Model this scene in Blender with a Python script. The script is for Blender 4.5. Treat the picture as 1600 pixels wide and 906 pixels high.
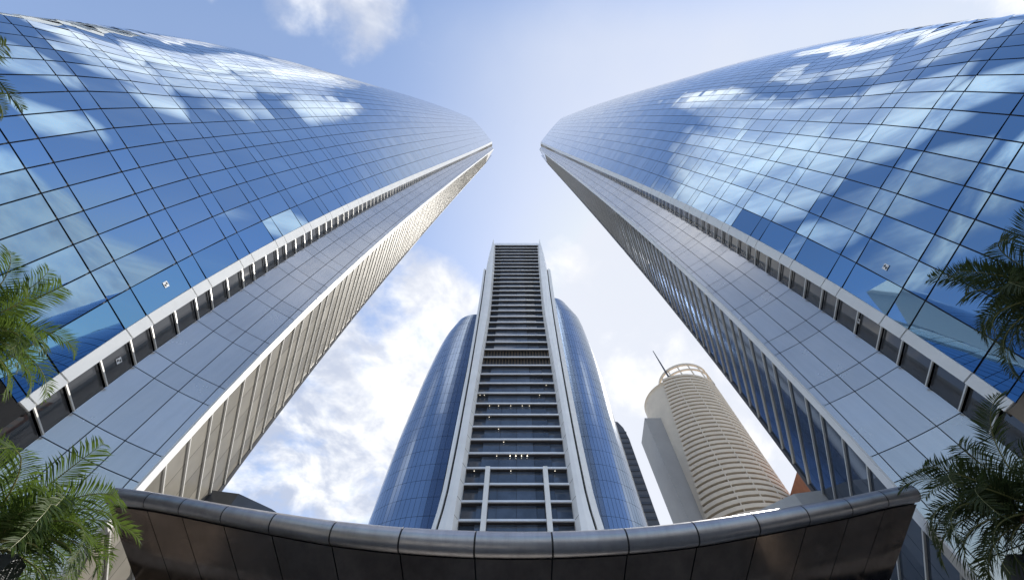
import bpy, math, random
from mathutils import Vector, noise as mnoise
R = math.radians
random.seed(11)
for o in list(bpy.data.objects):
    bpy.data.objects.remove(o)
scene = bpy.context.scene
COL = scene.collection

# ------------------------------------------------------------------ camera, sky, sun, exposure
FPX = 671.0                                   # focal length in pixels of a 1600 wide frame
TILT = math.atan(258 / FPX)                   # angle between the optical axis and the zenith
S_, C_ = math.cos(TILT), math.sin(TILT)
cam_d = bpy.data.cameras.new('camera')
cam = bpy.data.objects.new('camera', cam_d)
COL.objects.link(cam)
cam_d.sensor_width = 36.0
cam_d.lens = FPX / 1600 * 36.0
cam_d.shift_x = -7 / 1600
cam_d.clip_start = 0.05
cam_d.clip_end = 20000
cam.location = (0, 0, 0)
cam.rotation_euler = (math.pi - TILT, 0, 0)
scene.camera = cam
GROUND = -1.6                                 # the lens is 1.6 m above the paving

SUN_AZ, SUN_EL = R(48), R(54)                 # azimuth from +Y towards +X
SUN_DIR = Vector((math.sin(SUN_AZ) * math.cos(SUN_EL), math.cos(SUN_AZ) * math.cos(SUN_EL), math.sin(SUN_EL)))
sun_d = bpy.data.lights.new('sun', 'SUN')
sun_d.energy = 3.2
sun_d.angle = R(0.53)
sun_d.color = (1.0, 0.95, 0.87)
sun = bpy.data.objects.new('sun', sun_d)
COL.objects.link(sun)
sun.rotation_euler = (-SUN_DIR).to_track_quat('-Z', 'Y').to_euler()

scene.view_settings.view_transform = 'Standard'
scene.view_settings.look = 'None'
scene.view_settings.exposure = 0.9
scene.view_settings.gamma = 1
scene.view_settings.use_curve_mapping = False


def pix(u, v):
    """direction from the lens of a pixel in the 1600x906 photograph"""
    x, yd = u - 807, v - 453
    return Vector((x, FPX * C_ + yd * S_, FPX * S_ - yd * C_))


class NT:
    """small helper to write node trees"""
    def __init__(self, tree):
        self.t = tree
        self.n = tree.nodes
        self.l = tree.links

    def put(self, inp, val):
        if isinstance(val, bpy.types.NodeSocket):
            self.l.new(val, inp)
        elif val is not None:
            if inp.type == 'RGBA' and hasattr(val, '__len__') and len(val) == 3:
                val = (*val, 1)
            inp.default_value = val

    def math(self, op, a, b=None, clamp=False):
        m = self.n.new('ShaderNodeMath')
        m.operation = op
        m.use_clamp = clamp
        self.put(m.inputs[0], a)
        if b is not None:
            self.put(m.inputs[1], b)
        return m.outputs[0]

    def vmath(self, op, a, b=None, out=0):
        m = self.n.new('ShaderNodeVectorMath')
        m.operation = op
        self.put(m.inputs[0], a)
        if b is not None:
            self.put(m.inputs[1], b)
        return m.outputs[out]

    def maprange(self, v, a, b, c, d, smooth=False):
        m = self.n.new('ShaderNodeMapRange')
        if smooth:
            m.interpolation_type = 'SMOOTHSTEP'
        for i, x in enumerate((v, a, b, c, d)):
            self.put(m.inputs[i], x)
        return m.outputs[0]

    def mix(self, f, a, b, op='MIX'):
        m = self.n.new('ShaderNodeMix')
        m.data_type = 'RGBA'
        m.blend_type = op
        self.put(m.inputs[0], f)
        self.put(m.inputs[6], a)
        self.put(m.inputs[7], b)
        return m.outputs[2]

    def noise(self, vec, scale, detail=4, rough=0.55, dist=0.0):
        m = self.n.new('ShaderNodeTexNoise')
        if vec is not None:
            self.put(m.inputs['Vector'], vec)
        m.inputs['Scale'].default_value = scale
        m.inputs['Detail'].default_value = detail
        m.inputs['Roughness'].default_value = rough
        m.inputs['Distortion'].default_value = dist
        return m.outputs[0]


# clouds stand in fixed directions of the sky: (direction, angular radius in degrees, weight)
CLOUDS = [(pix(*p), r, w) for p, r, w in (
    ((545, 0), 5.6, 1.0), ((465, 8), 3.5, .9), ((655, 88), 3.0, .55), ((610, 30), 3.5, .7),
    ((560, 560), 12.0, 1.0), ((660, 500), 8.0, 1.0), ((470, 690), 9.0, .95), ((590, 690), 8.0, .9), ((400, 790), 7.0, .8),
    ((640, 440), 5.0, .8), ((500, 620), 9.0, 1.0),
    ((960, 430), 6.0, .55), ((880, 410), 3.5, .75), ((1010, 560), 7.0, .8), ((960, 610), 5.0, .6), ((1150, 680), 8.0, .75), ((1060, 470), 5.0, .7))]
CLOUDS += [(Vector(d), r, w) for d, r, w in (
    ((-.20, -.35, .915), 5.0, .97), ((-.31, -.345, .885), 4.6, .97), ((-.10, -.43, .895), 5.5, 1.05), ((-.27, -.46, .85), 5.0, 1.0), ((.02, -.38, .93), 4.5, .95),
    ((-.50, -.275, .82), 4.5, .85), ((-.64, -.30, .70), 6.0, .9), ((.17, -.52, .836), 5.0, 1.0), ((.41, -.40, .82), 4, .9), ((.72, -.25, .65), 6.0, 1.0))]

world = bpy.data.worlds.new('World')
scene.world = world
world.use_nodes = True
w = NT(world.node_tree)
w.n.clear()
sky = w.n.new('ShaderNodeTexSky')
sky.sky_type = 'NISHITA'
sky.sun_disc = False
sky.sun_elevation = SUN_EL
sky.sun_rotation = SUN_AZ
sky.altitude = 0
sky.air_density = 1.0
sky.dust_density = 0.9
sky.ozone_density = 2.0
tc = w.n.new('ShaderNodeTexCoord').outputs['Generated']
d = w.vmath('NORMALIZE', tc)
sep = w.n.new('ShaderNodeSeparateXYZ')
w.l.new(d, sep.inputs[0])
zz = w.math('MAXIMUM', sep.outputs[2], 0.12)
comb = w.n.new('ShaderNodeCombineXYZ')
w.put(comb.inputs[0], w.math('DIVIDE', sep.outputs[0], zz))
w.put(comb.inputs[1], w.math('DIVIDE', sep.outputs[1], zz))
plane = comb.outputs[0]
n1 = w.noise(plane, 3.2, 8, 0.58, 0.25)
n2 = w.noise(plane, 9.0, 6, 0.6, 0.1)
cover = None
for cd, r, wt in CLOUDS:
    c = cd.normalized()
    dp = w.vmath('DOT_PRODUCT', d, tuple(c), out=1)
    m = w.maprange(dp, math.cos(R(r * 1.7)), math.cos(R(r * .25)), 0, wt, True)
    cover = m if cover is None else w.math('MAXIMUM', cover, m)
field = w.math('ADD', w.math('MULTIPLY', n1, 1.25), w.math('MULTIPLY', n2, 0.3))
amp = w.maprange(sep.outputs[1], -0.34, -0.1, 0.5, 1.0, True)
field = w.math('ADD', w.math('MULTIPLY', w.math('SUBTRACT', field, 0.775), amp), 0.775)
field = w.math('ADD', field, w.math('MULTIPLY', cover, 0.62))
dens = w.maprange(field, 1.10, w.maprange(sep.outputs[1], -0.3, 0.0, 1.40, 1.38), 0, 1, True)
thin = w.maprange(w.noise(plane, 1.3, 5, 0.6, 0.4), 0.5, 0.8, 0, 0.16, True)
dens = w.math('MAXIMUM', dens, thin)
sd = w.vmath('DOT_PRODUCT', d, tuple(SUN_DIR), out=1)
near = w.maprange(sd, 0.55, 1.0, 0, 1, True)
core = w.maprange(w.noise(plane, 5.0, 5, 0.6, 0.3), 0.38, 0.62, 0, 1, True)
ccol = w.mix(core, (2.0, 2.25, 2.85), (4.1, 4.15, 4.2))
back = w.maprange(sep.outputs[1], -0.36, -0.22, 1.6, 1.0, True)
ccol = w.vmath('SCALE', ccol)
ccol.node.inputs['Scale'].default_value = 1
w.l.new(back, ccol.node.inputs['Scale'])
ccol = w.mix(w.math('MULTIPLY', near, 0.6), ccol, (4.2, 4.15, 4.1))
vd = w.vmath('DOT_PRODUCT', d, tuple(pix(1250, 300).normalized()), out=1)
veil = w.maprange(vd, 0.62, 0.97, 0.12, 0.78, True)
veil = w.math('MULTIPLY', veil, w.maprange(sep.outputs[1], -0.32, -0.14, 0.06, 1, True))
veil = w.math('MULTIPLY', veil, w.maprange(n1, 0.2, 0.8, 0.85, 1.1))
skyc = w.mix(veil, w.vmath('MINIMUM', sky.outputs[0], (3.25, 3.4, 3.75)), (2.85, 3.0, 3.35))
full = w.mix(dens, skyc, ccol)
bg = w.n.new('ShaderNodeBackground')
w.put(bg.inputs[0], full)
bg.inputs[1].default_value = 0.15
wo = w.n.new('ShaderNodeOutputWorld')
w.l.new(bg.outputs[0], wo.inputs[0])


# ------------------------------------------------------------------ materials
def pmat(name, base, rough=0.5, metal=0.0, var=0.0, vscale=2.0, bump=0.0, bscale=8.0, spec=None, rvar=0.0, coat=0.0, second=None, tone=0.0, streak=0.0):
    m = bpy.data.materials.new(name)
    m.use_nodes = True
    t = NT(m.node_tree)
    b = t.n['Principled BSDF']
    b.inputs['Base Color'].default_value = (*base, 1)
    b.inputs['Roughness'].default_value = rough
    b.inputs['Metallic'].default_value = metal
    if spec is not None:
        b.inputs['Specular IOR Level'].default_value = spec
    if coat:
        b.inputs['Coat Weight'].default_value = coat
        b.inputs['Coat Roughness'].default_value = 0.03
    co = t.n.new('ShaderNodeTexCoord').outputs['Object']
    if var or second:
        n = t.noise(co, vscale, 5, 0.6)
        f = t.maprange(n, 0.3, 0.7, 0, 1)
        hi = second or tuple(min(1, c * (1 + var)) for c in base)
        lo = base if second else tuple(c * (1 - var) for c in base)
        t.put(b.inputs['Base Color'], t.mix(f, lo, hi))
    if tone or streak:
        src = b.inputs['Base Color'].links[0].from_socket if b.inputs['Base Color'].links else tuple(base)
        k = None
        if tone:
            at = t.n.new('ShaderNodeAttribute')
            at.attribute_name = 'tone'
            k = t.maprange(at.outputs['Fac'], 0, 1, 1 - tone, 1 + tone)
        if streak:
            mp = t.n.new('ShaderNodeMapping')
            mp.inputs['Scale'].default_value = (3.5, 3.5, 0.22)
            t.l.new(co, mp.inputs[0])
            st = t.maprange(t.noise(mp.outputs[0], 1.0, 6, 0.7), 0.42, 0.75, 1.0, 1.0 - streak)
            k = st if k is None else t.math('MULTIPLY', k, st)
        sc = t.n.new('ShaderNodeVectorMath')
        sc.operation = 'SCALE'
        t.put(sc.inputs[0], src)
        t.l.new(k, sc.inputs['Scale'])
        t.l.new(sc.outputs[0], b.inputs['Base Color'])
    if rvar:
        n = t.noise(co, vscale * 1.7, 4, 0.6)
        t.put(b.inputs['Roughness'], t.maprange(n, 0.3, 0.7, max(0.01, rough - rvar), rough + rvar))
    if bump:
        bn = t.n.new('ShaderNodeBump')
        bn.inputs['Strength'].default_value = bump
        bn.inputs['Distance'].default_value = 0.02
        t.put(bn.inputs['Height'], t.noise(co, bscale, 4, 0.6))
        t.l.new(bn.outputs[0], b.inputs['Normal'])
    return m


def leaf_mat(name, lo, hi, trans):
    m = bpy.data.materials.new(name)
    m.use_nodes = True
    t = NT(m.node_tree)
    b = t.n['Principled BSDF']
    co = t.n.new('ShaderNodeTexCoord').outputs['Object']
    f = t.maprange(t.noise(co, 2.3, 4, 0.6), 0.32, 0.68, 0, 1)
    c = t.mix(f, lo, hi)
    t.put(b.inputs['Base Color'], c)
    b.inputs['Roughness'].default_value = 0.58
    b.inputs['Specular IOR Level'].default_value = 0.22
    tr = t.n.new('ShaderNodeBsdfTranslucent')
    t.put(tr.inputs[0], t.mix(0.6, c, tuple(x * 2.2 for x in trans)))
    mx = t.n.new('ShaderNodeMixShader')
    mx.inputs[0].default_value = 0.35
    t.l.new(b.outputs[0], mx.inputs[1])
    t.l.new(tr.outputs[0], mx.inputs[2])
    t.l.new(mx.outputs[0], t.n['Material Output'].inputs[0])
    return m


M = {}
M['glass'] = pmat('blue_mirror_glass', (0.14, 0.32, 0.51), 0.015, 1.0, coat=0.6, tone=0.07)
M['glass'].node_tree.nodes['Principled BSDF'].inputs['Coat IOR'].default_value = 1.8
M['glass'].node_tree.nodes['Principled BSDF'].inputs['Coat Roughness'].default_value = 0.01
M['far_glass'] = pmat('blue_curtain_glass', (0.26, 0.315, 0.40), 0.16, 1.0, var=0.08, vscale=0.1)
M['joint'] = pmat('black_joint', (0.012, 0.013, 0.016), 0.6)
M['trim'] = pmat('white_painted_aluminium', (0.78, 0.78, 0.77), 0.35, 0.0, var=0.04, vscale=0.8, rvar=0.08)
M['fin'] = pmat('silver_composite_panel', (0.56, 0.535, 0.51), 0.25, 0.70, var=0.04, vscale=0.35, rvar=0.04, tone=0.06, streak=0.08)
M['window'] = pmat('dark_window_glass', (0.042, 0.045, 0.05), 0.012, 0.0, spec=0.7, var=0.2, vscale=0.5)
M['side'] = pmat('sunlit_fritted_glass', (0.215, 0.20, 0.17), 0.32, 0.0, spec=0.5, var=0.15, vscale=0.7, tone=0.2)  # left tower's side glass, the sunlit beige put into its colour
M['side_shaded'] = pmat('shaded_side_glass', (0.08, 0.12, 0.19), 0.05, 0.9, var=0.12, vscale=0.5)  # same side glass on the right tower, its shade painted in as darker blue
M['mullion'] = pmat('light_mullion_metal', (0.66, 0.65, 0.62), 0.4, 0.2)
M['roof'] = pmat('grey_roof_membrane', (0.3, 0.3, 0.31), 0.8, var=0.1)
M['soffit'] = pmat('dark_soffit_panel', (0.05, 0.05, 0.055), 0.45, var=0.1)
M['slab'] = pmat('pale_slab_edge', (0.78, 0.79, 0.80), 0.3, 0.35, var=0.06, vscale=0.5)
M['tower_fin'] = pmat('pale_fin_cladding', (0.82, 0.82, 0.82), 0.35, 0.05, var=0.06, vscale=0.25, rvar=0.06)
M['band_glass'] = pmat('dark_band_glass', (0.04, 0.054, 0.08), 0.05, 0.0, spec=0.9, var=0.4, vscale=0.18, tone=0.7)
M['grille'] = pmat('brown_grille', (0.10, 0.075, 0.05), 0.5, 0.3, var=0.3, vscale=1.5)
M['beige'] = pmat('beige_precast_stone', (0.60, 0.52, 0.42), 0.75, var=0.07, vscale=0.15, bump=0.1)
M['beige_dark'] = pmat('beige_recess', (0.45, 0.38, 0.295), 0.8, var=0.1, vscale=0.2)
M['grey_slab'] = pmat('grey_brown_cladding', (0.30, 0.285, 0.27), 0.6, var=0.06, vscale=0.1)
M['dark_tower'] = pmat('dark_grey_cladding', (0.065, 0.065, 0.072), 0.5, 0.0, var=0.15, vscale=0.2)
M['brick'] = pmat('red_brick', (0.42, 0.17, 0.09), 0.8, var=0.15, vscale=0.6)
M['rim'] = pmat('brushed_coping_metal', (0.36, 0.36, 0.385), 0.36, 0.9, var=0.08, vscale=1.2, rvar=0.06, streak=0.22)
M['bronze'] = pmat('polished_dark_bronze', (0.19, 0.155, 0.135), 0.11, 1.0, var=0.25, vscale=0.5, rvar=0.05, bump=0.05, bscale=0.6, streak=0.25)
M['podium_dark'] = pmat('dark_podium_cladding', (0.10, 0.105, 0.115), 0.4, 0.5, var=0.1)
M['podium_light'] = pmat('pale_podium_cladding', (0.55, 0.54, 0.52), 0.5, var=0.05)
M['paving'] = pmat('pale_granite_paving', (0.36, 0.34, 0.31), 0.7, var=0.12, vscale=0.6)
M['bark'] = pmat('palm_bark', (0.13, 0.085, 0.05), 0.9, var=0.35, vscale=6, bump=0.6, bscale=14)
M['leaf'] = leaf_mat('palm_leaf', (0.022, 0.045, 0.012), (0.065, 0.10, 0.025), (0.085, 0.13, 0.02))
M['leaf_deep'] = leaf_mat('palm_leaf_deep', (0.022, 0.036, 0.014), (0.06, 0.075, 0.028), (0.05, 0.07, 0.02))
M['dry_leaf'] = leaf_mat('dry_palm_leaf', (0.16, 0.11, 0.05), (0.24, 0.18, 0.09), (0.10, 0.07, 0.03))
M['rachis'] = pmat('palm_rachis', (0.20, 0.20, 0.07), 0.5, var=0.2, vscale=3)
M['white'] = pmat('white_sticker', (0.85, 0.85, 0.85), 0.5)
M['black'] = pmat('black_print', (0.015, 0.015, 0.015), 0.5)
M['white_wall'] = pmat('white_render_wall', (0.80, 0.79, 0.77), 0.7, var=0.03)
M['lamp_metal'] = pmat('dark_lamp_metal', (0.05, 0.052, 0.058), 0.4, 0.4, var=0.1)
ml = bpy.data.materials.new('lit_downlight')
ml.use_nodes = True
ml.node_tree.nodes['Principled BSDF'].inputs['Emission Color'].default_value = (1, 0.9, 0.72, 1)
ml.node_tree.nodes['Principled BSDF'].inputs['Emission Strength'].default_value = 1.1
M['light'] = ml


# ------------------------------------------------------------------ mesh helpers
TONED = {M[k].name for k in ('glass', 'fin', 'side', 'band_glass')}


class MB:
    def __init__(self):
        self.v, self.f, self.m = [], [], []

    def quad(self, *p, m=0):
        i = len(self.v)
        self.v += [tuple(q) for q in p]
        self.f.append(tuple(range(i, i + len(p))))
        self.m.append(m)

    def box(self, c, ax, ay, az, m=0):
        """box from a centre and three half-axis vectors"""
        c, ax, ay, az = map(Vector, (c, ax, ay, az))
        P = [c + sx * ax + sy * ay + sz * az for sz in (-1, 1) for sy in (-1, 1) for sx in (-1, 1)]
        i = len(self.v)
        self.v += [tuple(p) for p in P]
        for f in ((0, 2, 3, 1), (4, 5, 7, 6), (0, 1, 5, 4), (2, 6, 7, 3), (0, 4, 6, 2), (1, 3, 7, 5)):
            self.f.append(tuple(i + k for k in f))
            self.m.append(m)

    def grid(self, rows, m=0):
        """sheet through rows of points, shared vertices"""
        i = len(self.v)
        n = len(rows[0])
        for r in rows:
            self.v += [tuple(p) for p in r]
        for a in range(len(rows) - 1):
            for b in range(n - 1):
                k = i + a * n + b
                self.f.append((k, k + 1, k + n + 1, k + n))
                self.m.append(m)

    def tube(self, pts, rad, seg=10, m=0, cap=True):
        pts = [Vector(p) for p in pts]
        rows = []
        up = Vector((0, 0, 1))
        for k, p in enumerate(pts):
            t = (pts[min(k + 1, len(pts) - 1)] - pts[max(k - 1, 0)]).normalized()
            a = t.cross(up)
            if a.length < 1e-3:
                a = t.cross(Vector((1, 0, 0)))
            a.normalize()
            b = a.cross(t)
            r = rad[k] if hasattr(rad, '__len__') else rad
            rows.append([p + r * (math.cos(2 * math.pi * q / seg) * a + math.sin(2 * math.pi * q / seg) * b) for q in range(seg + 1)])
        self.grid(rows, m)
        if cap:
            self.quad(*rows[0][:-1][::-1], m=m)
            self.quad(*rows[-1][:-1], m=m)

    def build(self, name, mats, parent=None, smooth=False, per=1):
        me = bpy.data.meshes.new(name)
        me.from_pydata(self.v, [], self.f)
        mats = mats if isinstance(mats, (list, tuple)) else [mats]
        for x in mats:
            me.materials.append(x)
        me.polygons.foreach_set('material_index', self.m)
        if smooth:
            me.polygons.foreach_set('use_smooth', [True] * len(self.f))
        if any(x.name in TONED for x in mats):
            rg = random.Random(len(self.f) + len(self.v))
            at = me.attributes.new('tone', 'FLOAT', 'FACE')
            vals, cur = [], 0
            for i in range(len(self.f)):
                if i % per == 0:
                    cur = rg.random()
                vals.append(cur)
            at.data.foreach_set('value', vals)
        me.update()
        o = bpy.data.objects.new(name, me)
        COL.objects.link(o)
        if parent:
            o.parent = parent
            o.matrix_parent_inverse = parent.matrix_world.inverted()
        return o


def thing(name, label, cat, loc, group=None):
    o = bpy.data.objects.new(name, None)
    COL.objects.link(o)
    o.location = loc
    o['label'] = label
    o['category'] = cat
    if group:
        o['group'] = group
    o.matrix_world.translation = Vector(loc)
    return o


def tag(o, label, cat, group=None):
    o['label'] = label
    o['category'] = cat
    if group:
        o['group'] = group
    return o


def lerp(x, xs, ys):
    if x <= xs[0]:
        return ys[0]
    for i in range(1, len(xs)):
        if x <= xs[i]:
            t = (x - xs[i - 1]) / (xs[i] - xs[i - 1])
            return ys[i - 1] + t * (ys[i] - ys[i - 1])
    return ys[-1]


def smoothlerp(x, xs, ys):
    """Catmull-Rom style interpolation of a table"""
    n = len(xs)
    if x <= xs[0]:
        return ys[0]
    if x >= xs[-1]:
        return ys[-1]
    i = max(k for k in range(n - 1) if xs[k] <= x)
    h = xs[i + 1] - xs[i]

    def slope(k):
        if k == 0:
            return (ys[1] - ys[0]) / (xs[1] - xs[0])
        if k == n - 1:
            return (ys[-1] - ys[-2]) / (xs[-1] - xs[-2])
        a, b = (ys[k] - ys[k - 1]) / (xs[k] - xs[k - 1]), (ys[k + 1] - ys[k]) / (xs[k + 1] - xs[k])
        return 0 if a * b <= 0 else 2 * a * b / (a + b)
    t = (x - xs[i]) / h
    a, b = slope(i) * h, slope(i + 1) * h
    return (2 * t**3 - 3 * t**2 + 1) * ys[i] + (t**3 - 2 * t**2 + t) * a + (-2 * t**3 + 3 * t**2) * ys[i + 1] + (t**3 - t**2) * b


# ------------------------------------------------------------------ ground
g = MB()
g.quad((-6000, -6000, GROUND), (6000, -6000, GROUND), (6000, 6000, GROUND), (-6000, 6000, GROUND))
go = g.build('ground', M['paving'])
go['kind'] = 'structure'

# ------------------------------------------------------------------ the pair of great curved towers
TOP = 300.0
BOT = 11.7                                     # the glass shell starts above an open base


def poly(c, z):
    u = math.log(max(z, 8.0) + 10)
    r = 0
    for k in c:
        r = r * u + k
    return r


PL1 = [-0.28568, 4.93215, -25.56684, 48.73597]
PL2 = [-0.19169, 3.76979, -20.6468, 42.23126]
PL3 = [0.20631, -1.05731, -1.72927, 19.34143]
PL4 = [0.09275, 0.26443, -6.79189, 27.82741]
PL6 = [1.04555, -9.11008, 37.64248]


def x4(z):
    return lerp(z, [10, 80, 295], [-13.6, -13.8, -15.3])


def rail1(z): return Vector((-16.2, poly(PL1, z), z))
def rail2(z): return Vector((-16.05, poly(PL2, z), z))
def rail3(z): return Vector((-16.4, poly(PL3, z), z))
def rail4(z): return Vector((x4(z), poly(PL4, z), z))
def rail5(z): return Vector((x4(z) - 0.02, poly(PL4, z) + lerp(z, [10, 300], [.34, .6]), z))
def rail6(z): return Vector((-16.4, poly(PL6, min(z, 240)), z))


COLS = [0, 1.4, 2.7, 3.9, 4.95, 6.0, 6.95, 7.9, 8.8, 9.6, 10.3, 10.95, 11.5, 12.0, 12.5, 12.95, 13.4, 13.85, 14.3, 14.8, 15.3, 15.9, 16.6, 17.4, 18.3, 19.3, 20.5, 22, 24]
_shell = {}


SIL = [pix(u, v) for u, v in ((0, 21), (75, 29), (150, 38.5), (225, 49.5), (300, 62), (420, 87.5), (560, 126.5), (680, 163), (738, 185))]
SIL = sorted((q.x / q.z, q.y / q.z) for q in SIL)


def silhouette(a):
    if a < SIL[0][0]:
        return SIL[0][1] + (a - SIL[0][0]) * .17
    return smoothlerp(a, [q[0] for q in SIL], [q[1] for q in SIL])


def shell(z):
    """plan points of the convex glass shell at height z, one per column line"""
    key = round(z, 3)
    if key in _shell:
        return _shell[key]
    ph0 = smoothlerp(z, [8, 16, 20, 24, 28, 34, 40, 100, 302], [10, 12, 14.5, 18, 22.5, 26, 28, 31, 37])
    lam = smoothlerp(math.log(z), [math.log(q) for q in (8, 16, 24, 40, 100, 302)], [.93, .95, 1.0, 1.12, 1.45, 1.95])
    k2 = 0
    kap = lerp(z, [16, 24, 40], [.25, .7, .9])
    s1 = lerp(z, [16, 20, 25, 34, 50, 120], [8.6, 8.5, 8.6, 8.9, 9.1, 8.9])
    p = rail1(z)
    pts = [p.copy()]
    s = 0.0
    for k in range(1, len(COLS)):
        n = 6
        ds = (COLS[k] - COLS[k - 1]) / n
        for _ in range(n):
            sm = s + ds / 2
            ph = ph0 + kap * sm + 3.4 * 0.8 * math.log(1 + math.exp((sm - s1) / 0.8)) + k2 * max(0, sm - s1 - 4.8)
            ph = R(min(ph, 150))
            p = p + Vector((-math.sin(ph), -math.cos(ph), 0)) * ds * lam
            s += ds
        q = p.copy()
        ys = silhouette(q.x / z) * z                # keeps the flank one smooth convex curve
        e = (q.y - ys) / .05
        q.y = ys + .05 * (e if e > 30 else math.log(1 + math.exp(e)))
        pts.append(q)
    _shell[key] = pts
    return pts


def planar(p00, p10, p11, p01, gu, gv, rng, jit, off=0.0, yaw=0.0, pitch=0.0):
    """flat pane from four corner points with gaps gu, gv along its sides and a tiny random tilt"""
    c = (p00 + p10 + p11 + p01) / 4
    u = ((p10 - p00) + (p11 - p01)) / 2
    v = ((p01 - p00) + (p11 - p10)) / 2
    lu, lv = max(u.length, 1e-4), max(v.length, 1e-4)
    gu, gv = min(gu, .07 * lu), min(gv, .1 * lv)
    n = u.cross(v).normalized()
    u = u * max(0.05, (lu - gu) / lu) / 2
    v = v * max(0.05, (lv - gv) / lv) / 2
    u = u + n * u.length * (rng.gauss(0, jit) + yaw)
    v = v + n * v.length * (rng.gauss(0, jit) + pitch)
    c = c + n * off
    return c - u - v, c + u - v, c + u + v, c - u + v


FLOORS = [12 + 4 * k for k in range(int((TOP - 12) / 4) + 1)]        # bold floor lines
SPLIT = 1.15                                                          # spandrel height above a floor line


def curved_tower(sx, label, names):
    rng = random.Random(5 if sx > 0 else 9)
    fl = lambda p: Vector((sx * p.x, p.y, p.z))
    root = thing('glass_skyscraper', label, 'skyscraper', (sx * -22, 8, GROUND), 'twin curved glass skyscrapers')
    levels = [BOT]
    for z in FLOORS:
        if z > BOT + .2:
            levels.append(z)
        if z + SPLIT < TOP:
            levels.append(z + SPLIT)
    levels = sorted(levels)
    # -- glass panes
    pane, grid = MB(), MB()
    nrm_list = []
    NK = len(COLS)
    Nrm = []
    for i, z in enumerate(levels):
        A, lo, hi = shell(z), shell(levels[max(0, i - 1)]), shell(levels[min(len(levels) - 1, i + 1)])
        row = []
        for k in range(NK):
            tu = A[min(k + 1, NK - 1)] - A[max(k - 1, 0)]
            n = tu.cross(hi[k] - lo[k]).normalized()
            row.append(n)
        Nrm.append(row)
    sgn = 1 if Nrm[20][2].dot(-shell(levels[20])[2]) > 0 else -1
    for i, (a, b) in enumerate(zip(levels, levels[1:])):
        A, B = shell(a), shell(b)
        for k in range(NK - 1):
            q = planar(A[k], A[k + 1], B[k + 1], B[k], 0.05, 0.07, rng, 0.0)
            flat = sgn * (q[1] - q[0]).cross(q[3] - q[0]).normalized()
            ns = [sgn * Nrm[i][k], sgn * Nrm[i][k + 1], sgn * Nrm[i + 1][k + 1], sgn * Nrm[i + 1][k]]
            jt = Vector((rng.gauss(0, .006), rng.gauss(0, .006), rng.gauss(0, .006)))
            # the panes bow a little, so a reflection runs on almost unbroken from one to the next;
            # the lowest ones nearest the edge are set slightly askew
            yaw = R(9) * max(0, 1 - COLS[k] / 5) * lerp(a, [32, 75], [1, 0])
            dip = math.sin(R(7)) * lerp(a, [22, 34], [1, 0]) if k == 0 else 0
            out = []
            for n in ns:
                n = (n * .72 + flat * .28 + jt).normalized()
                c, sn = math.cos(yaw), math.sin(yaw)
                n = Vector((n.x * c + n.y * sn, -n.x * sn + n.y * c, n.z - dip)).normalized()
                out.append(fl(n))
            q = [fl(x) for x in q]
            if sx * sgn > 0:
                pane.quad(*q)
                nrm_list += out
            else:
                pane.quad(*q[::-1])
                nrm_list += out[::-1]
    rows = []
    for z in levels:
        pts = shell(z)
        row = []
        for k, p in enumerate(pts):
            t = (pts[min(k + 1, len(pts) - 1)] - pts[max(k - 1, 0)]).normalized()
            nrm = Vector((t.y, -t.x, 0))
            if nrm.dot(Vector((0, 0, 0)) - p) < 0 and k < 12:
                nrm = -nrm
            row.append(fl(p - (nrm if k < 12 else prev) * 0.05))
            prev = nrm if k < 12 else prev
        rows.append(row)
    grid.grid(rows)
    cw = pane.build('curtain_wall', M['glass'], root, smooth=True)
    cw.data.normals_split_custom_set([tuple(n) for n in nrm_list])
    grid.build('glazing_grid', M['joint'], cw)
    # -- white trim along the shell's edge, one cassette per pane row
    tr = MB()
    for a, b in zip(levels, levels[1:]):
        gp = 0.03
        p = [rail1(a + gp), rail2(a + gp), rail2(b - gp), rail1(b - gp)]
        o = Vector((0.05, -0.03, 0))
        q = [fl(x + o) for x in p]
        tr.quad(*q)
        bk = [fl(x + o + Vector((-.5, .12, 0))) for x in p]
        tr.quad(q[1], bk[1], bk[2], q[2])
        tr.quad(q[0], q[1], bk[1], bk[0])
        tr.quad(q[3], q[2], bk[2], bk[3])
        tr.quad(q[0], bk[0], bk[3], q[3])
    tr.build('edge_trim', M['trim'], root)
    # -- recessed strip of dark windows behind the trim, three per storey
    wz = []
    for z in FLOORS:
        wz += [z, z + SPLIT, z + SPLIT + 1.42]
    wz = [BOT - 4, BOT - 2.6, BOT - 1.2] + [z for z in wz if z > BOT - .5]

    def wpt(z, f):
        a, b = rail2(z) + Vector((-.22, .08, 0)), rail3(z)
        return a + (b - a) * f
    rest, dv = MB(), MB()
    cnt = 0
    for a, b in zip(wz, wz[1:] + [TOP - 1]):
        q = [fl(wpt(a + .05, 0)), fl(wpt(a + .05, 1)), fl(wpt(b - .05, 1)), fl(wpt(b - .05, 0))]
        cnt += 1
        if cnt <= 70:
            m = MB()
            m.quad(*q)
            wo_ = m.build('window', M['window'], root)
        else:
            rest.quad(*q)
        c0, c1 = fl(wpt(a, -.05) + Vector((.12, -.02, 0))), fl(wpt(a, 1.0) + Vector((.12, -.04, 0)))
        ax = (c1 - c0) / 2
        dv = MB() if cnt <= 70 else rest
        dv.box((c0 + c1) / 2, ax, Vector((0, 0, .028 if a < 60 else .02)), Vector((ax.y, -ax.x, 0)).normalized() * .03, m=0 if cnt <= 70 else 1)
        if cnt <= 70:
            dv.build('window_divider', M['mullion'], wo_)
    r = rest.build('window', [M['window'], M['mullion']], root)
    r['kind'] = 'stuff'
    # -- broad metal fin of composite panels
    pn, bk = MB(), MB()
    fz = [GROUND, 0.0, SPLIT, 4, 4 + SPLIT, 8, 8 + SPLIT] + [z for z in levels if z > BOT + .2]
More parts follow.
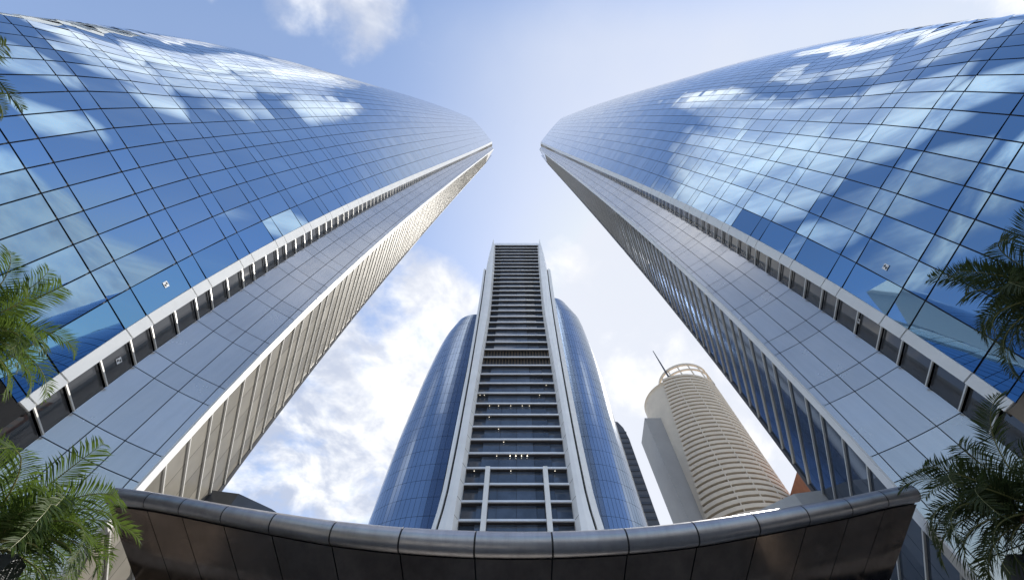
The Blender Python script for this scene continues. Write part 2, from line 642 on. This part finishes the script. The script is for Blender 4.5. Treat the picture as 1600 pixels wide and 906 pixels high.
    fz = sorted(set(round(z, 3) for z in fz))
    fr = [0, .27, .58, .9, 1.0]

    def fpt(z, f):
        a, b = rail3(z), rail4(z)
        n = Vector((b.y - a.y, -(b.x - a.x), 0)).normalized()
        return a + (b - a) * f - n * (.10 * math.sin(math.pi * f))
    for a, b in zip(fz, fz[1:]):
        for k in range(4):
            ln = (rail4(a) - rail3(a)).length
            f0, f1 = fr[k] + .018 / ln, fr[k + 1] - .018 / ln
            tl = [rng.gauss(0, .004) for _ in range(2)]
            rr = []
            for z in (a + .018, b - .018):
                rr.append([fl(fpt(z, f0 + (f1 - f0) * e / 5)) for e in range(6)])
            pn.grid(rr)
    inw = Vector((-.05, .05, 0))
    bk.grid([[fl(fpt(z, f / 16) + inw) for f in range(17)] for z in fz])
    fin = pn.build('metal_fin', M['fin'], root, smooth=True, per=5)
    bk.build('panel_joint', M['joint'], fin)
    # -- white edge band of the fin
    eb = MB()
    for a, b in zip(fz, fz[1:]):
        o = Vector((.10, -.06, 0))
        q = [rail4(a) + o, rail5(a) + o, rail5(b) + o, rail4(b) + o]
        i = Vector((-.45, .1, 0))
        q2 = [x + i for x in q]
        q, q2 = [fl(x) for x in q], [fl(x) for x in q2]
        eb.quad(*q)
        eb.quad(q[1], q2[1], q2[2], q[2])
        eb.quad(q[0], q2[0], q2[3], q[3])
    eb.build('edge_band', M['trim'], root)
    # -- narrow side facade with pale mullions
    sz = [GROUND, 0, SPLIT, SPLIT + 1.42, 4, 4 + SPLIT, 4 + SPLIT + 1.42, 8, 8 + SPLIT, 8 + SPLIT + 1.42] + [z for z in wz if z >= 12]

    def spt(z, f):
        zt = min(z, lerp(f, [0, 1], [TOP - 2, 236]))
        a, b = rail5(zt), rail6(zt)
        p = a + (b - a) * f
        p.z = zt
        return p + Vector((-.06, 0, 0))
    sf, sm, sb = MB(), MB(), MB()
    sfr = [0, .2, .4, .6, .8, 1.0]
    for a, b in zip(sz, sz[1:]):
        for k in range(5):
            if spt(b, sfr[k + 1]).z - spt(a, sfr[k + 1]).z < .3:
                continue
            q = planar(spt(a, sfr[k]), spt(a, sfr[k + 1]), spt(b, sfr[k + 1]), spt(b, sfr[k]), 0.03, 0.04, rng, 0.001)
            sf.quad(*[fl(x) for x in q])
        p0, p1 = fl(spt(a, 0)), fl(spt(a, 1))
        if spt(a, 1).z > a - .5:
            ax = (p1 - p0) / 2
            sm.box((p0 + p1) / 2 + Vector((sx * .05, 0, 0)), ax, Vector((0, 0, .03)), Vector((ax.y, -ax.x, 0)).normalized() * .04)
    sb.grid([[fl(spt(z, f) + Vector((-.06, -.02, 0))) for f in sfr] for z in sz + [TOP]])
    fac = sf.build('side_facade', M['side'] if sx > 0 else M['side_shaded'], root)
    sb.build('facade_joint', M['joint'], fac)
    sm.build('facade_mullion', M['mullion'], fac)
    # dark capping along the far edge of the side facade
    cp = MB()
    cp.tube([fl(spt(z, 1.0)) for z in sz[::2] if z < 236], .16, 6)
    cp.build('corner_capping', M['soffit'], root)
    # -- rear wall, roof, soffit and base
    rw = MB()
    e = lambda z: shell(z)[-1]
    zs = [BOT] + [z for z in FLOORS[1::3]] + [TOP]
    rw.grid([[fl(e(z)), fl((e(z) * .35 + rail6(min(z, 236)) * .65) + Vector((-9, 0, 0))), fl(Vector((rail6(236).x, rail6(min(z, 236)).y, z)))] for z in zs])
    rw.build('rear_wall', M['far_glass'], root)
    rf = MB()
    top = [fl(p + Vector((0, 0, -.4))) for p in shell(TOP)] + [fl(rail6(236) + Vector((-9, 0, TOP - 236 - .4)))]
    rf.quad(*top)
    slope = [rail3(TOP - 2), rail4(TOP - 2), rail5(TOP - 2), spt(TOP, 1), rail3(236) + Vector((-2, 6, 0))]
    rf.quad(*[fl(p) for p in slope])
    rf.build('roof', M['roof'], root)
    so = MB()
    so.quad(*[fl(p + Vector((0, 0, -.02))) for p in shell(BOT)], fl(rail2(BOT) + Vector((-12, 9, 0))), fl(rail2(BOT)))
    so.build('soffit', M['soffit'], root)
    bs = MB()
    low = shell(BOT)
    ins = [Vector((p.x - 1.6, p.y + .4, 0)) for p in low[:20]]
    bs.grid([[fl(Vector((p.x, p.y, z))) for p in ins] for z in (GROUND, 2, 6, 9, BOT - .03)])
    bs.build('base_glazing', M['window'], root)
    # -- survey targets stuck on the glass and on one window
    for (kind, z, s) in names:
        mk = MB()
        if kind == 'glass':
            A, B = shell(z), shell(z + 1)
            k = int(s)
            c = A[k] + (A[k + 1] - A[k]) * (s - k)
            u, v = (A[k + 1] - A[k]).normalized(), (B[k] - A[k]).normalized()
            sz_ = .13
        else:
            c = wpt(z, s)
            u, v = (wpt(z, 1) - wpt(z, 0)).normalized(), Vector((0, 0, 1))
            sz_ = .12
        n = u.cross(v).normalized()
        if n.dot(-c) < 0:
            n = -n
        c = c + n * .03
        mk.quad(*[fl(c + u * a * sz_ + v * b * sz_) for a, b in ((-1, -1), (1, -1), (1, 1), (-1, 1))])
        c = c + n * .004
        for a0 in (20, 200):
            mk.quad(fl(c), *[fl(c + (u * math.cos(R(a0 + t)) + v * math.sin(R(a0 + t))) * sz_ * .8) for t in (0, 22, 45, 67, 90)], m=1)
        mk.build('survey_target', [M['white'], M['black']], root)
    return root


curved_tower(1, 'left curved glass skyscraper whose narrow side facade is sunlit beige',
             (('glass', 18.8, .55), ('window', 15.4, .45)))
curved_tower(-1, 'right curved glass skyscraper whose shaded narrow side facade is coloured dark blue',
             (('glass', 18.4, 1.35), ('window', 18.6, .4)))

# ------------------------------------------------------------------ centre tower
CY = 59.0
XI = ([49, 92, 115, 133, 157, 199, 224, 232], [9.5, 9.41, 9.14, 9.0, 9.4, 10.5, 11.5, 12.0])
XG = ([40, 49, 56, 74, 90, 119, 150, 188, 232], [12.9, 12.35, 11.75, 11.6, 11.65, 11.95, 12.5, 13.35, 12.75])


def xi(z): return smoothlerp(z, *XI)
def xg(z): return smoothlerp(z, *XG)


def centre_tower():
    root = thing('ladder_skyscraper', 'tall skyscraper facing the camera with a ladder of floor slabs between two pale fins', 'skyscraper', (0, 68, GROUND))
    rng = random.Random(3)
    zk = [52 + 3.75 * k + .024 * k * k for k in range(-14, 38)]
    zk = [z for z in zk if z > 2] + [224.0]
    for i, z in enumerate(zk[:-1]):
        z2 = zk[i + 1]
        x = xi(z) + .05
        m = MB()
        m.box((0, 60.3, z), (x, 0, 0), (0, .13, 0), (0, 0, .2))
        m.box((0, 60.93, z + .05), (x, 0, 0), (0, 0.49, 0), (0, 0, .16), m=1)
        m.build('floor_slab', [M['slab'], M['soffit']], root)
        if z2 - z < .5:
            continue
        m = MB()
        if 12 <= i - (len(zk) - 52) <= 13:
            pass
        kk = round((z - 52) / 4.0)
        if 99 < z < 106.5:
            n = 22
            for q in range(n):
                cx = -x + (q + .5) * 2 * x / n
                m.box((cx, 60.9, (z + z2) / 2), (x / n * .42, 0, 0), (0, .05, 0), (0, 0, (z2 - z) / 2 - .22))
            m.quad((-x, 61.2, z + .2), (x, 61.2, z + .2), (x, 61.2, z2 - .2), (-x, 61.2, z2 - .2), m=1)
            m.build('louvre_grille', [M['grille'], M['joint']], root)
        else:
            # panes: a darker side bay each side of a wide centre bay
            cuts = [-x, -x * .72, -x * .36, 0, x * .36, x * .72, x]
            for q in range(6):
                a, b = cuts[q] + .03, cuts[q + 1] - .03
                y = 61.25 if q in (0, 5) else 60.95
                t = rng.gauss(0, .004)
                m.quad((a, y, z + .22), (b, y + t * (b - a), z + .22), (b, y + t * (b - a) + .01, z2 - .25), (a, y + .01, z2 - .25), m=0)
            m.quad((-x, 61.4, z), (x, 61.4, z), (x, 61.4, z2), (-x, 61.4, z2), m=1)
            m.build('window_band', [M['band_glass'], M['joint']], root).name
    # parapet across the top
    m = MB()
    x = xi(226) + .1
    m.box((0, 60.6, 225.5), (x, 0, 0), (0, .4, 0), (0, 0, 2.0))
    m.build('parapet', M['slab'], root)
    # downlights in a few storeys
    for u, v in ((748, 632), (755, 632), (765, 633), (779, 633), (798, 633), (816, 633), (827, 633), (843, 617), (855, 616), (797, 716), (806, 716), (815, 716), (824, 716),
                 (797, 720), (806, 720), (815, 720), (824, 720), (776, 714), (787, 691), (740, 743), (798, 744), (868, 743), (764, 656), (779, 670)):
        d_ = pix(u, v)
        p = d_ * (60.7 / d_.y)
        # sits under the slab above
        zc = min((z for z in zk if z > p.z), default=p.z) - .3
        m = MB()
        m.box((p.x, 60.68, zc), (.06, 0, 0), (0, .06, 0), (0, 0, .05))
        m.build('downlight', M['light'], root)
    for s in (-1, 1):
        zl = [GROUND, 20, 40, 45, 49, 53, 57, 62, 68, 74, 82, 90, 100, 110, 120, 130, 140, 150, 160, 170, 180, 188, 196, 204, 212, 220, 226, 231]
        f, ret, gr, band = MB(), MB(), MB(), MB()
        front = lambda z: (s * (xi(z) + .62), s * xg(z))
        f.grid([[(front(z)[0], CY, z), ((front(z)[0] + front(z)[1]) / 2, CY - .12, z), (front(z)[1], CY + .05, z)] for z in zl])
        f.grid([[(front(z)[1], CY + .05, z), (front(z)[1], CY + 1.6, z)] for z in zl])
        a = zl[-1]
        f.quad((front(a)[0], CY, a), (front(a)[1], CY + .05, a), (front(a)[1], CY + 1.6, a), (front(a)[0], CY + 1.6, a))
        fo = f.build('side_fin', M['tower_fin'], root)
        # the fin's inner return, cut into cassettes storey by storey
        allz = [z for z in zk]
        for z, z2 in zip(allz, allz[1:]):
            ret.quad((s * (xi(z) + .62), CY + .01, z + .05), (s * xi(z), 60.3, z + .05), (s * xi(z2), 60.3, z2 - .05), (s * (xi(z2) + .62), CY + .01, z2 - .05))
            ret.quad((s * xi(z), 60.3, z), (s * (xi(z)+.02), 62.2, z), (s * (xi(z2)+.02), 62.2, z2), (s * xi(z2), 60.3, z2))
        ret.build('fin_return', M['tower_fin'], fo)
        # dark groove and the narrow outer band beside it
        zb = [z for z in zl if z <= 186]
        gr.grid([[(s * (xg(z) - .02), CY + .7, z), (s * (xg(z) + .5), CY + .7, z)] for z in zb])
        gr.build('shadow_groove', M['joint'], fo)
        wd = .75 if s < 0 else 1.15
        zb2 = zb[:-1] + [178] if zb[-1] > 178 else zb
        band.grid([[(s * (xg(z) + .42), CY + 1.2, z), (s * (xg(z) + .42), CY + .1, z), (s * (xg(z) + .42 + wd), CY + .45, z), (s * (xg(z) + .42 + wd), CY + 2.5, z)] for z in zb if z <= 180])
        band.build('outer_band', M['trim'], root)
        # pilaster standing in front of the lower storeys
        p = MB()
        p.box((s * 5.3, 59.55, 30.5), (.42, 0, 0), (0, .55, 0), (0, 0, 32.1))
        p.build('pilaster', M['trim'], root)
    # core behind the slabs
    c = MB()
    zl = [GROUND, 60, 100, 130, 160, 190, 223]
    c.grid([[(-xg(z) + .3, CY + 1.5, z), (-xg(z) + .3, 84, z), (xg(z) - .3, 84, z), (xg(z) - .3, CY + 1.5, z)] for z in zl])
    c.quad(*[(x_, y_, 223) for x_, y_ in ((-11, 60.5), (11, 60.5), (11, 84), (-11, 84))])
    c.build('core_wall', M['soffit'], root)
    # glass shells left and right of the fins
    sil = {-1: ([0, 55, 71, 98, 115, 126, 134], [12.6, 13.9, 14.0, 13.3, 12.2, 10.9, 8.6], 134),
           1: ([0, 55, 80, 103, 122, 138, 144, 149], [10.2, 10.7, 10.9, 11.2, 11.0, 10.3, 8.6, 6.8], 149)}
    for s in (-1, 1):
        zs, aa, zt = sil[s]
        lv = [GROUND + 3.9 * k for k in range(int((zt - GROUND) / 3.9) + 1)] + [zt]
        NC = 30

        def ring(z):
            a = smoothlerp(z, zs, aa)
            x0 = 13.2
            out = []
            for k in range(NC + 1):
                t = R(k * 120 / NC)
                out.append(Vector((s * (x0 + a * math.sin(t) ** .92 if t <= R(90) else x0 + a * math.sin(t)), 74 - 13.6 * math.copysign(abs(math.cos(t)) ** (.5 if t < R(90) else 1), math.cos(t)), z)))
            return out
        pn, bk = MB(), MB()
        for a, b in zip(lv, lv[1:]):
            A, B = ring(a), ring(b)
            for k in range(NC):
                q = planar(A[k], A[k + 1], B[k + 1], B[k], .05, .07, rng, .003)
                pn.quad(*q)
        bk.grid([[p + Vector((-s * .12, .12, 0)) for p in ring(z)] for z in lv])
        T = ring(zt)
        o = pn.build('curtain_wall', M['far_glass'], root)
        bk.quad(*[p + Vector((0, 0, -.2)) for p in T])
        bk.build('glazing_grid', M['joint'], o)
    return root


centre_tower()

# ------------------------------------------------------------------ towers behind
def beige_tower():
    k = 2.0
    root = thing('beige_skyscraper', 'round beige stone tower with stacked curved balconies, crown ring and mast', 'skyscraper', (118, 188, GROUND))

    def xc(z): return 59.5 + (z - 125) * .045

    def pt(z, al, r=1.0, extra=0.0):
        a = R(al)
        return Vector(((xc(z) - (13.5 * r + extra) * math.sin(a)) * k, (94 - (11.5 * r + extra) * math.cos(a)) * k, z * k))
    zl = [-.8, 20, 40, 60] + [65 + 2.5 * i for i in range(27)]
    zl = [z for z in zl if z <= 130] + [130]
    b = MB()
    b.grid([[pt(z, a, .955) for a in range(-180, 181, 6)] for z in zl], m=0)
    b.quad(*[pt(130, a, .955) for a in range(-180, 180, 6)])
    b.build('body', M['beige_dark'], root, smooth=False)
    # smooth shaft left of the balconies
    s = MB()
    edge = lambda z: lerp(z, [60, 130], [66, 36])
    s.grid([[pt(z, edge(z) + (175 - edge(z)) * t / 16, 1.0) for t in range(17)] for z in zl])
    s.quad(*[pt(130.02, a, 1.0) for a in range(-180, 180, 6)])
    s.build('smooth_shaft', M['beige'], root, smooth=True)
    # balconies: one curved tray per storey
    z = 62.0
    while z < 130:
        m = MB()
        al = [edge(z) - (edge(z) + 125) * t / 22 for t in range(23)]
        z0, z1 = z, z + 1.02
        lo, hi = [pt(z0, a, 1.0, .55) for a in al], [pt(z1, a, 1.0, .62) for a in al]
        li, hi_i = [pt(z0, a, .95) for a in al], [pt(z1, a, 1.0, .45) for a in al]
        m.grid([li, lo, hi, hi_i])
        for e in (0, -1):
            m.quad(li[e], lo[e], hi[e], hi_i[e])
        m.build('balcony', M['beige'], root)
        z += 1.78
    # vertical party ribs that run through the balconies
    for a in (20, -2, -24, -46, -68):
        m = MB()
        zz = [60 + 2 * i for i in range(36)]
        m.grid([[pt(z, a + .5, .97), pt(z, a + .5, 1.0, .60), pt(z, a - .5, 1.0, .60), pt(z, a - .5, .97)] for z in zz if z <= 129.5])
        m.build('party_rib', M['beige'], root)
    # crown: two rings on posts
    cxr, cyr, ra, rb = 63.3, 91.0, 9.4, 8.2

    def cr(z, a, ex=0): return Vector(((cxr + (ra + ex) * math.sin(R(a))) * k, (cyr - (rb + ex) * math.cos(R(a))) * k, z * k))
    for zc, hh in ((139.0, .55), (135.6, .28)):
        m = MB()
        A = list(range(0, 361, 8))
        m.grid([[cr(zc - hh, a) for a in A], [cr(zc + hh, a) for a in A], [cr(zc + hh, a, -.55) for a in A], [cr(zc - hh, a, -.55) for a in A], [cr(zc - hh, a) for a in A]])
        m.build('crown_ring', M['beige'], root)
    for a in range(0, 360, 24):
        m = MB()
        p = cr(134.3, a, -.25)
        m.box(p, (.34, 0, 0), (0, .34, 0), (0, 0, 9.2))
        m.build('crown_post', M['beige'], root)
    m = MB()
    A = list(range(0, 361, 10))
    m.grid([[cr(130, a, -2.5) for a in A], [cr(130.9, a, -2.5) for a in A]])
    m.build('plant_drum', M['beige'], root)
    m = MB()
    m.tube([(111.3, 172, 262), (111.3, 172, 290), (111.3, 172, 309)], [.75, .55, .28], 8)
    m.build('mast', M['lamp_metal'], root)
    # grey blade and glass strip on the left
    m = MB()
    m.box((89.3, 188, 115), (5.9, 0, 0), (0, 10, 0), (0, 0, 116))
    m.build('grey_blade', M['grey_slab'], root)
    m = MB()
    m.box((97.0, 183, 112), (1.9, 0, 0), (0, 5, 0), (0, 0, 113))
    m.build('glass_strip', M['far_glass'], root)
    return root


beige_tower()

t = thing('slim_skyscraper', 'slim dark grey tower just right of the centre tower, its top rounded', 'skyscraper', (56, 170, GROUND))
m = MB()
prof = [(48, 196), (50, 201), (53, 204.5), (56, 205), (58.5, 204), (60.5, 199), (61.6, 190)]
zbase = GROUND
outl = [(48, zbase)] + prof + [(61.6, zbase)]
m.quad(*[(x, 160, z) for x, z in outl])
m.quad(*[(x, 182, z) for x, z in outl])
for (xa, za), (xb, zb) in zip(outl, outl[1:]):
    m.quad((xa, 160, za), (xb, 160, zb), (xb, 182, zb), (xa, 182, za))
m.build('wall', M['dark_tower'], t)
for i in range(46):
    m = MB()
    z = 195 - 4 * i
    m.box((54.6, 159.9, z), (6.6, 0, 0), (0, .12, 0), (0, 0, .7))
    m.build('window_band', M['lamp_metal'], t)

t = thing('white_building', 'white building mirrored in the lowest panes of the right skyscraper', 'building', (-48, -25, GROUND))
m = MB()
m.box((-48, -26, 25.2), (12, 0, 0), (0, 12, 0), (0, 0, 26.8))
m.build('wall', M['white_wall'], t)
for i in range(12):
    m = MB()
    m.box((-48, -26, 26 - 3.2 * i), (12.06, 0, 0), (0, 12.06, 0), (0, 0, .9))
    m.build('window_band', M['window'], t)

t = thing('brick_tower', 'red brick tower glimpsed behind the right skyscraper', 'building', (140, 160, GROUND))
m = MB()
m.box((153, 165, 80), (18, 0, 0), (0, 14, 0), (0, 0, 81.6))
m.build('wall', M['brick'], t)
for i in range(38):
    for j in range(6):
        pass
for i in range(24):
    m = MB()
    m.box((153, 150.9, 158 - 4 * i), (16.5, 0, 0), (0, .15, 0), (0, 0, .7))
    m.build('window_band', M['window'], t)

# ------------------------------------------------------------------ entrance canopy
RIM = [(176, 774.5, 24), (236, 782, 24), (290, 791.5, 25), (355, 804, 27), (430, 817.5, 30), (523, 832.5, 33.5), (628, 843.5, 35.5), (743, 850, 37),
       (862, 850.5, 36.5), (977, 845, 35.5), (1084, 834, 34.5), (1177, 819, 32), (1254, 805, 29), (1320, 792.5, 27), (1376, 780, 25), (1426, 770.5, 25)]


def rim_point(u, v):
    d_ = pix(u, v)
    kx = 0.01861 * (1 + .14 * ((u - 807) / 635) ** 2)
    return d_ * kx


cn = thing('entrance_canopy', 'wide curved dark bronze entrance canopy with a rounded metal coping', 'canopy', (0, 16, GROUND))
rim = [(rim_point(u, v), wd * (rim_point(u, v) - Vector()).dot(Vector((0, C_, S_))) / FPX / 2) for u, v, wd in RIM]


def rim_at(i, t):
    """smooth point of the rim between joints i and i+1"""
    n = len(rim)
    P = [rim[max(0, min(n - 1, i + q))][0] for q in (-1, 0, 1, 2)]
    a = [(.5 * (2 * P[1] + (P[2] - P[0]) * t + (2 * P[0] - 5 * P[1] + 4 * P[2] - P[3]) * t * t + (-P[0] + 3 * P[1] - 3 * P[2] + P[3]) * t ** 3))][0]
    r = rim[i][1] * (1 - t) + rim[i + 1][1] * t
    return a, r


APEX = Vector((0, 20.5, 4.6))


def soffit_pt(p, r, t):
    a = p + Vector((0, .1, -r * .9))
    q = a + (Vector((p.x * .42, APEX.y, APEX.z)) - a) * t
    q.z -= 0.35 * math.sin(math.pi * t)
    return q


for i in range(len(rim) - 1):
    c = MB()
    g0, g1 = .012, .988
    pts = [rim_at(i, g0 + (g1 - g0) * t / 5) for t in range(6)]
    c.tube([p for p, r in pts], [r for p, r in pts], 20)
    c.build('coping_panel', M['rim'], cn, smooth=True)
    for ta, tb in ((.0, .3), (.3, .62), (.62, .85)):
        s_ = MB()
        rows = []
        for q in range(5):
            t = ta + .006 + (tb - ta - .012) * q / 4
            rows.append([soffit_pt(*rim_at(i, .01 + .98 * e / 4), t) for e in range(5)])
        s_.grid(rows)
        s_.build('soffit_panel', M['bronze'], cn, smooth=True)
bk = MB()
rows = []
for q in range(9):
    rows.append([soffit_pt(*rim_at(min(i // 2, len(rim) - 2), .5 * (i % 2) if i // 2 < len(rim) - 1 else 1.0), q / 9 * .85) + Vector((0, .04, .07)) for i in range(2 * (len(rim) - 1) + 1)])
bk.grid(rows)
bk.build('panel_joint', M['joint'], cn, smooth=True)
bk = MB()
for i in range(len(rim) - 1):
    pts = [rim_at(i, t / 4) for t in range(5)]
    bk.tube([p for p, r in pts], [r * .97 for p, r in pts], 14)
bk.build('coping_core', M['joint'], cn, smooth=True)
tp = MB()
rows = [[rim_at(min(i, len(rim) - 2), 0 if i < len(rim) - 1 else 1)[0] + Vector((0, .2 + q * 6, -.05 - .5 * q)) for i in range(len(rim))] for q in range(3)]
tp.grid(rows)
tp.build('roof_deck', M['roof'], cn)

# podium parapets beside the canopy
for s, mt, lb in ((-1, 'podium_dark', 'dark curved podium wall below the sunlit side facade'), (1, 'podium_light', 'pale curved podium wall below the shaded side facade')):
    m = MB()
    base = [(-16.2, 18.0, 17.4), (-14.6, 18.1, 17.25), (-12.9, 18.9, 17.0), (-11.3, 20.3, 16.8), (-10.0, 22.5, 16.6), (-9, 26, 16.4)]
    rows = []
    for x, y, z in base:
        rows.append([(-s * -x if False else s * -x, y, GROUND), (s * -x, y, z), (s * -x - s * -.35, y + .3, z), (s * -x - s * -.35, y + .3, GROUND)])
    m.grid(rows)
    o = m.build('podium_wall', M[mt])
    tag(o, lb, 'wall')


# ------------------------------------------------------------------ palms
def frond_mesh(rng, az, el, L, droop, lw, mat):
    """one feather frond as a mesh growing from the origin"""
    m = MB()
    n = 26
    pts, dirs = [], []
    p = Vector()
    e = el
    twist = rng.uniform(-.25, .25)
    a = az
    for i in range(n + 1):
        t = i / n
        d_ = Vector((math.cos(e) * math.sin(a), math.cos(e) * math.cos(a), math.sin(e)))
        pts.append(p.copy())
        dirs.append(d_)
        p = p + d_ * (L / n)
        e -= droop * (0.35 + 1.3 * t) / n
        a += twist / n
    m.tube(pts, [max(.004, .026 * L / 3 * (1 - t / n) ** .8) for t in range(n + 1)], 5, m=1)
    N = int(84 * max(.7, L / 3))
    for i in range(N):
        t = .13 + .87 * (i + .5) / N
        f = t * n
        k = min(n - 1, int(f))
        base = pts[k].lerp(pts[k + 1], f - k)
        d_ = dirs[k]
        side = d_.cross(Vector((0, 0, 1)))
        if side.length < .05:
            side = Vector((1, 0, 0))
        side.normalize()
        up = side.cross(d_)
        ll = lw * (math.sin(math.pi * min(1, .18 + .82 * t) ** .85) ** .6 * .75 + .25) * rng.uniform(.85, 1.1)
        for s in (-1, 1):
            fwd = .55 + .55 * t + rng.uniform(-.12, .12)
            v = rng.uniform(.05, .45)
            q = (side * s * 1.0 + d_ * fwd + up * v).normalized()
            w_ = .014 * L / 3 * rng.uniform(.8, 1.2) + .004
            mid = base + q * ll * .5
            tip = base + q * ll * .98 + Vector((0, 0, -1)) * ll * rng.uniform(.04, .24)
            wv = (d_ * .8 + up * rng.uniform(-.5, .5)).normalized() * w_
            m.quad(base - wv * .5, base + wv * .5, mid + wv, mid - wv)
            m.quad(mid - wv, mid + wv, tip)
    return m


def palm(loc, height, label, seed, aimed, nrand, L, mat, group=None):
    rng = random.Random(seed)
    base = Vector((loc[0], loc[1], GROUND))
    root = thing('date_palm', label, 'palm tree', base, group)
    crown = Vector((loc[0], loc[1], loc[2]))
    tr = MB()
    pts, rad = [], []
    n = 40
    for i in range(n + 1):
        t = i / n
        pts.append(base.lerp(crown, t) + Vector((.05 * math.sin(5 * t + seed), .05 * math.cos(4 * t + seed), 0)))
        rad.append((.24 - .05 * t + .03 * (i % 2)) * (1.25 if t > .9 else 1))
    tr.tube(pts, rad, 14)
    # old leaf bases round the head of the trunk
    for i in range(60):
        a = i * 2.4
        z = crown.z - .1 - .9 * (i / 60)
        c = Vector((crown.x + .22 * math.sin(a), crown.y + .22 * math.cos(a), z))
        o_ = Vector((math.sin(a), math.cos(a), 0))
        tr.box(c + o_ * .05, o_ * .09 + Vector((0, 0, .10)), o_.cross(Vector((0, 0, 1))) * .05, Vector((0, 0, .05)) - o_ * .03)
    tr.build('trunk', M['bark'], root)
    fr = list(aimed)
    for i in range(nrand):
        az = i * 2.399 + rng.uniform(-.2, .2)
        f = (i + .5) / nrand
        el = R(78 - 95 * f + rng.uniform(-8, 8))
        fr.append((az, el, L * rng.uniform(.82, 1.08), R(rng.uniform(85, 135))))
    for az, el, ln, dr in fr:
        m = frond_mesh(rng, az, el, ln, dr, ln * .2 + .05, mat)
        for q in range(len(m.v)):
            x, y, z = m.v[q]
            m.v[q] = (x + crown.x, y + crown.y, z + crown.z)
        dry = rng.random() < .12 and el < R(0)
        fo = m.build('frond', [M['dry_leaf'] if dry else mat, M['rachis']], root)
        if dry:
            fo['label'] = 'dry brown frond'
    return root


def at_pixel(u, v, z):
    d_ = pix(u, v)
    d_ = d_ * (z / d_.z)
    return (d_.x, d_.y, z)


G4 = 'date palms around the plaza'
palm(at_pixel(-40, 850, 4.6), 0, 'sunlit date palm at the lower left with drooping fronds over the canopy end', 21,
     [(R(100), R(30), 2.3, R(120)), (R(85), R(20), 2.2, R(110)), (R(70), R(35), 2.2, R(120)), (R(115), R(40), 2.1, R(125)), (R(60), R(50), 2.0, R(110)), (R(95), R(5), 2.2, R(90)), (R(110), R(15), 2.1, R(100)), (R(80), R(62), 2.1, R(135))], 27, 2.1, M['leaf'], G4)
palm(at_pixel(-75, 520, 7.2), 0, 'date palm at the left edge with fronds hanging before the glass', 22,
     [(R(95), R(15), 2.0, R(70)), (R(80), R(5), 2.0, R(70)), (R(65), R(-5), 2.1, R(60)), (R(110), R(30), 2.0, R(80))], 27, 2.1, M['leaf'], G4)
palm(at_pixel(-150, 70, 9.5), 0, 'date palm at the top left corner showing only a frond tip', 23,
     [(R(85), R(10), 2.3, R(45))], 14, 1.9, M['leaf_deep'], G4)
palm(at_pixel(1680, 455, 7.4), 0, 'shaded date palm at the right edge whose fronds cross the mirrored white building', 24,
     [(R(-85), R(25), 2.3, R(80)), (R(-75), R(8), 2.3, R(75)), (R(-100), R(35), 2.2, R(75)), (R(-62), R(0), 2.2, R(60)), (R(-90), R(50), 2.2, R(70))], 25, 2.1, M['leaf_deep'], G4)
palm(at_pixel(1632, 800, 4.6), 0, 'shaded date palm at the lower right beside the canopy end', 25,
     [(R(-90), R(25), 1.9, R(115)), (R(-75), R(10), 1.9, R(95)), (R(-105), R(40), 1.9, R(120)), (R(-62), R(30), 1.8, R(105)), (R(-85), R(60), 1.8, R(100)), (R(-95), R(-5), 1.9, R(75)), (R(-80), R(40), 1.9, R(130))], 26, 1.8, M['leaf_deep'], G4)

# dark wedge shaped lamp posts at the lower corners
for u, lb in ((6, 'dark wedge topped lamp post below the sunlit palm'), (1598, 'dark wedge topped lamp post below the shaded palm')):
    x, y, z = at_pixel(u, 885, 4.2)
    t = thing('lamp_post', lb, 'lamp post', (x, y, GROUND), 'wedge topped lamp posts')
    m = MB()
    m.box((x, y, (GROUND + 3.5) / 2), (.08, 0, 0), (0, .08, 0), (0, 0, (3.5 - GROUND) / 2))
    m.build('post', M['lamp_metal'], t)
    m = MB()
    s = 1 if x < 0 else -1
    bot = [Vector((x - .42, y - .3, 3.4)), Vector((x + .42, y - .3, 3.4)), Vector((x + .42, y + .3, 3.4)), Vector((x - .42, y + .3, 3.4))]
    top = [Vector((x - .16, y - .12, 4.3)), Vector((x + .16, y - .12, 4.3)), Vector((x + .16, y + .12, 4.3)), Vector((x - .16, y + .12, 4.3))]
    m.quad(*bot[::-1])
    m.quad(*top)
    for i in range(4):
        m.quad(bot[i], bot[(i + 1) % 4], top[(i + 1) % 4], top[i])
    m.build('lamp_head', M['lamp_metal'], t)
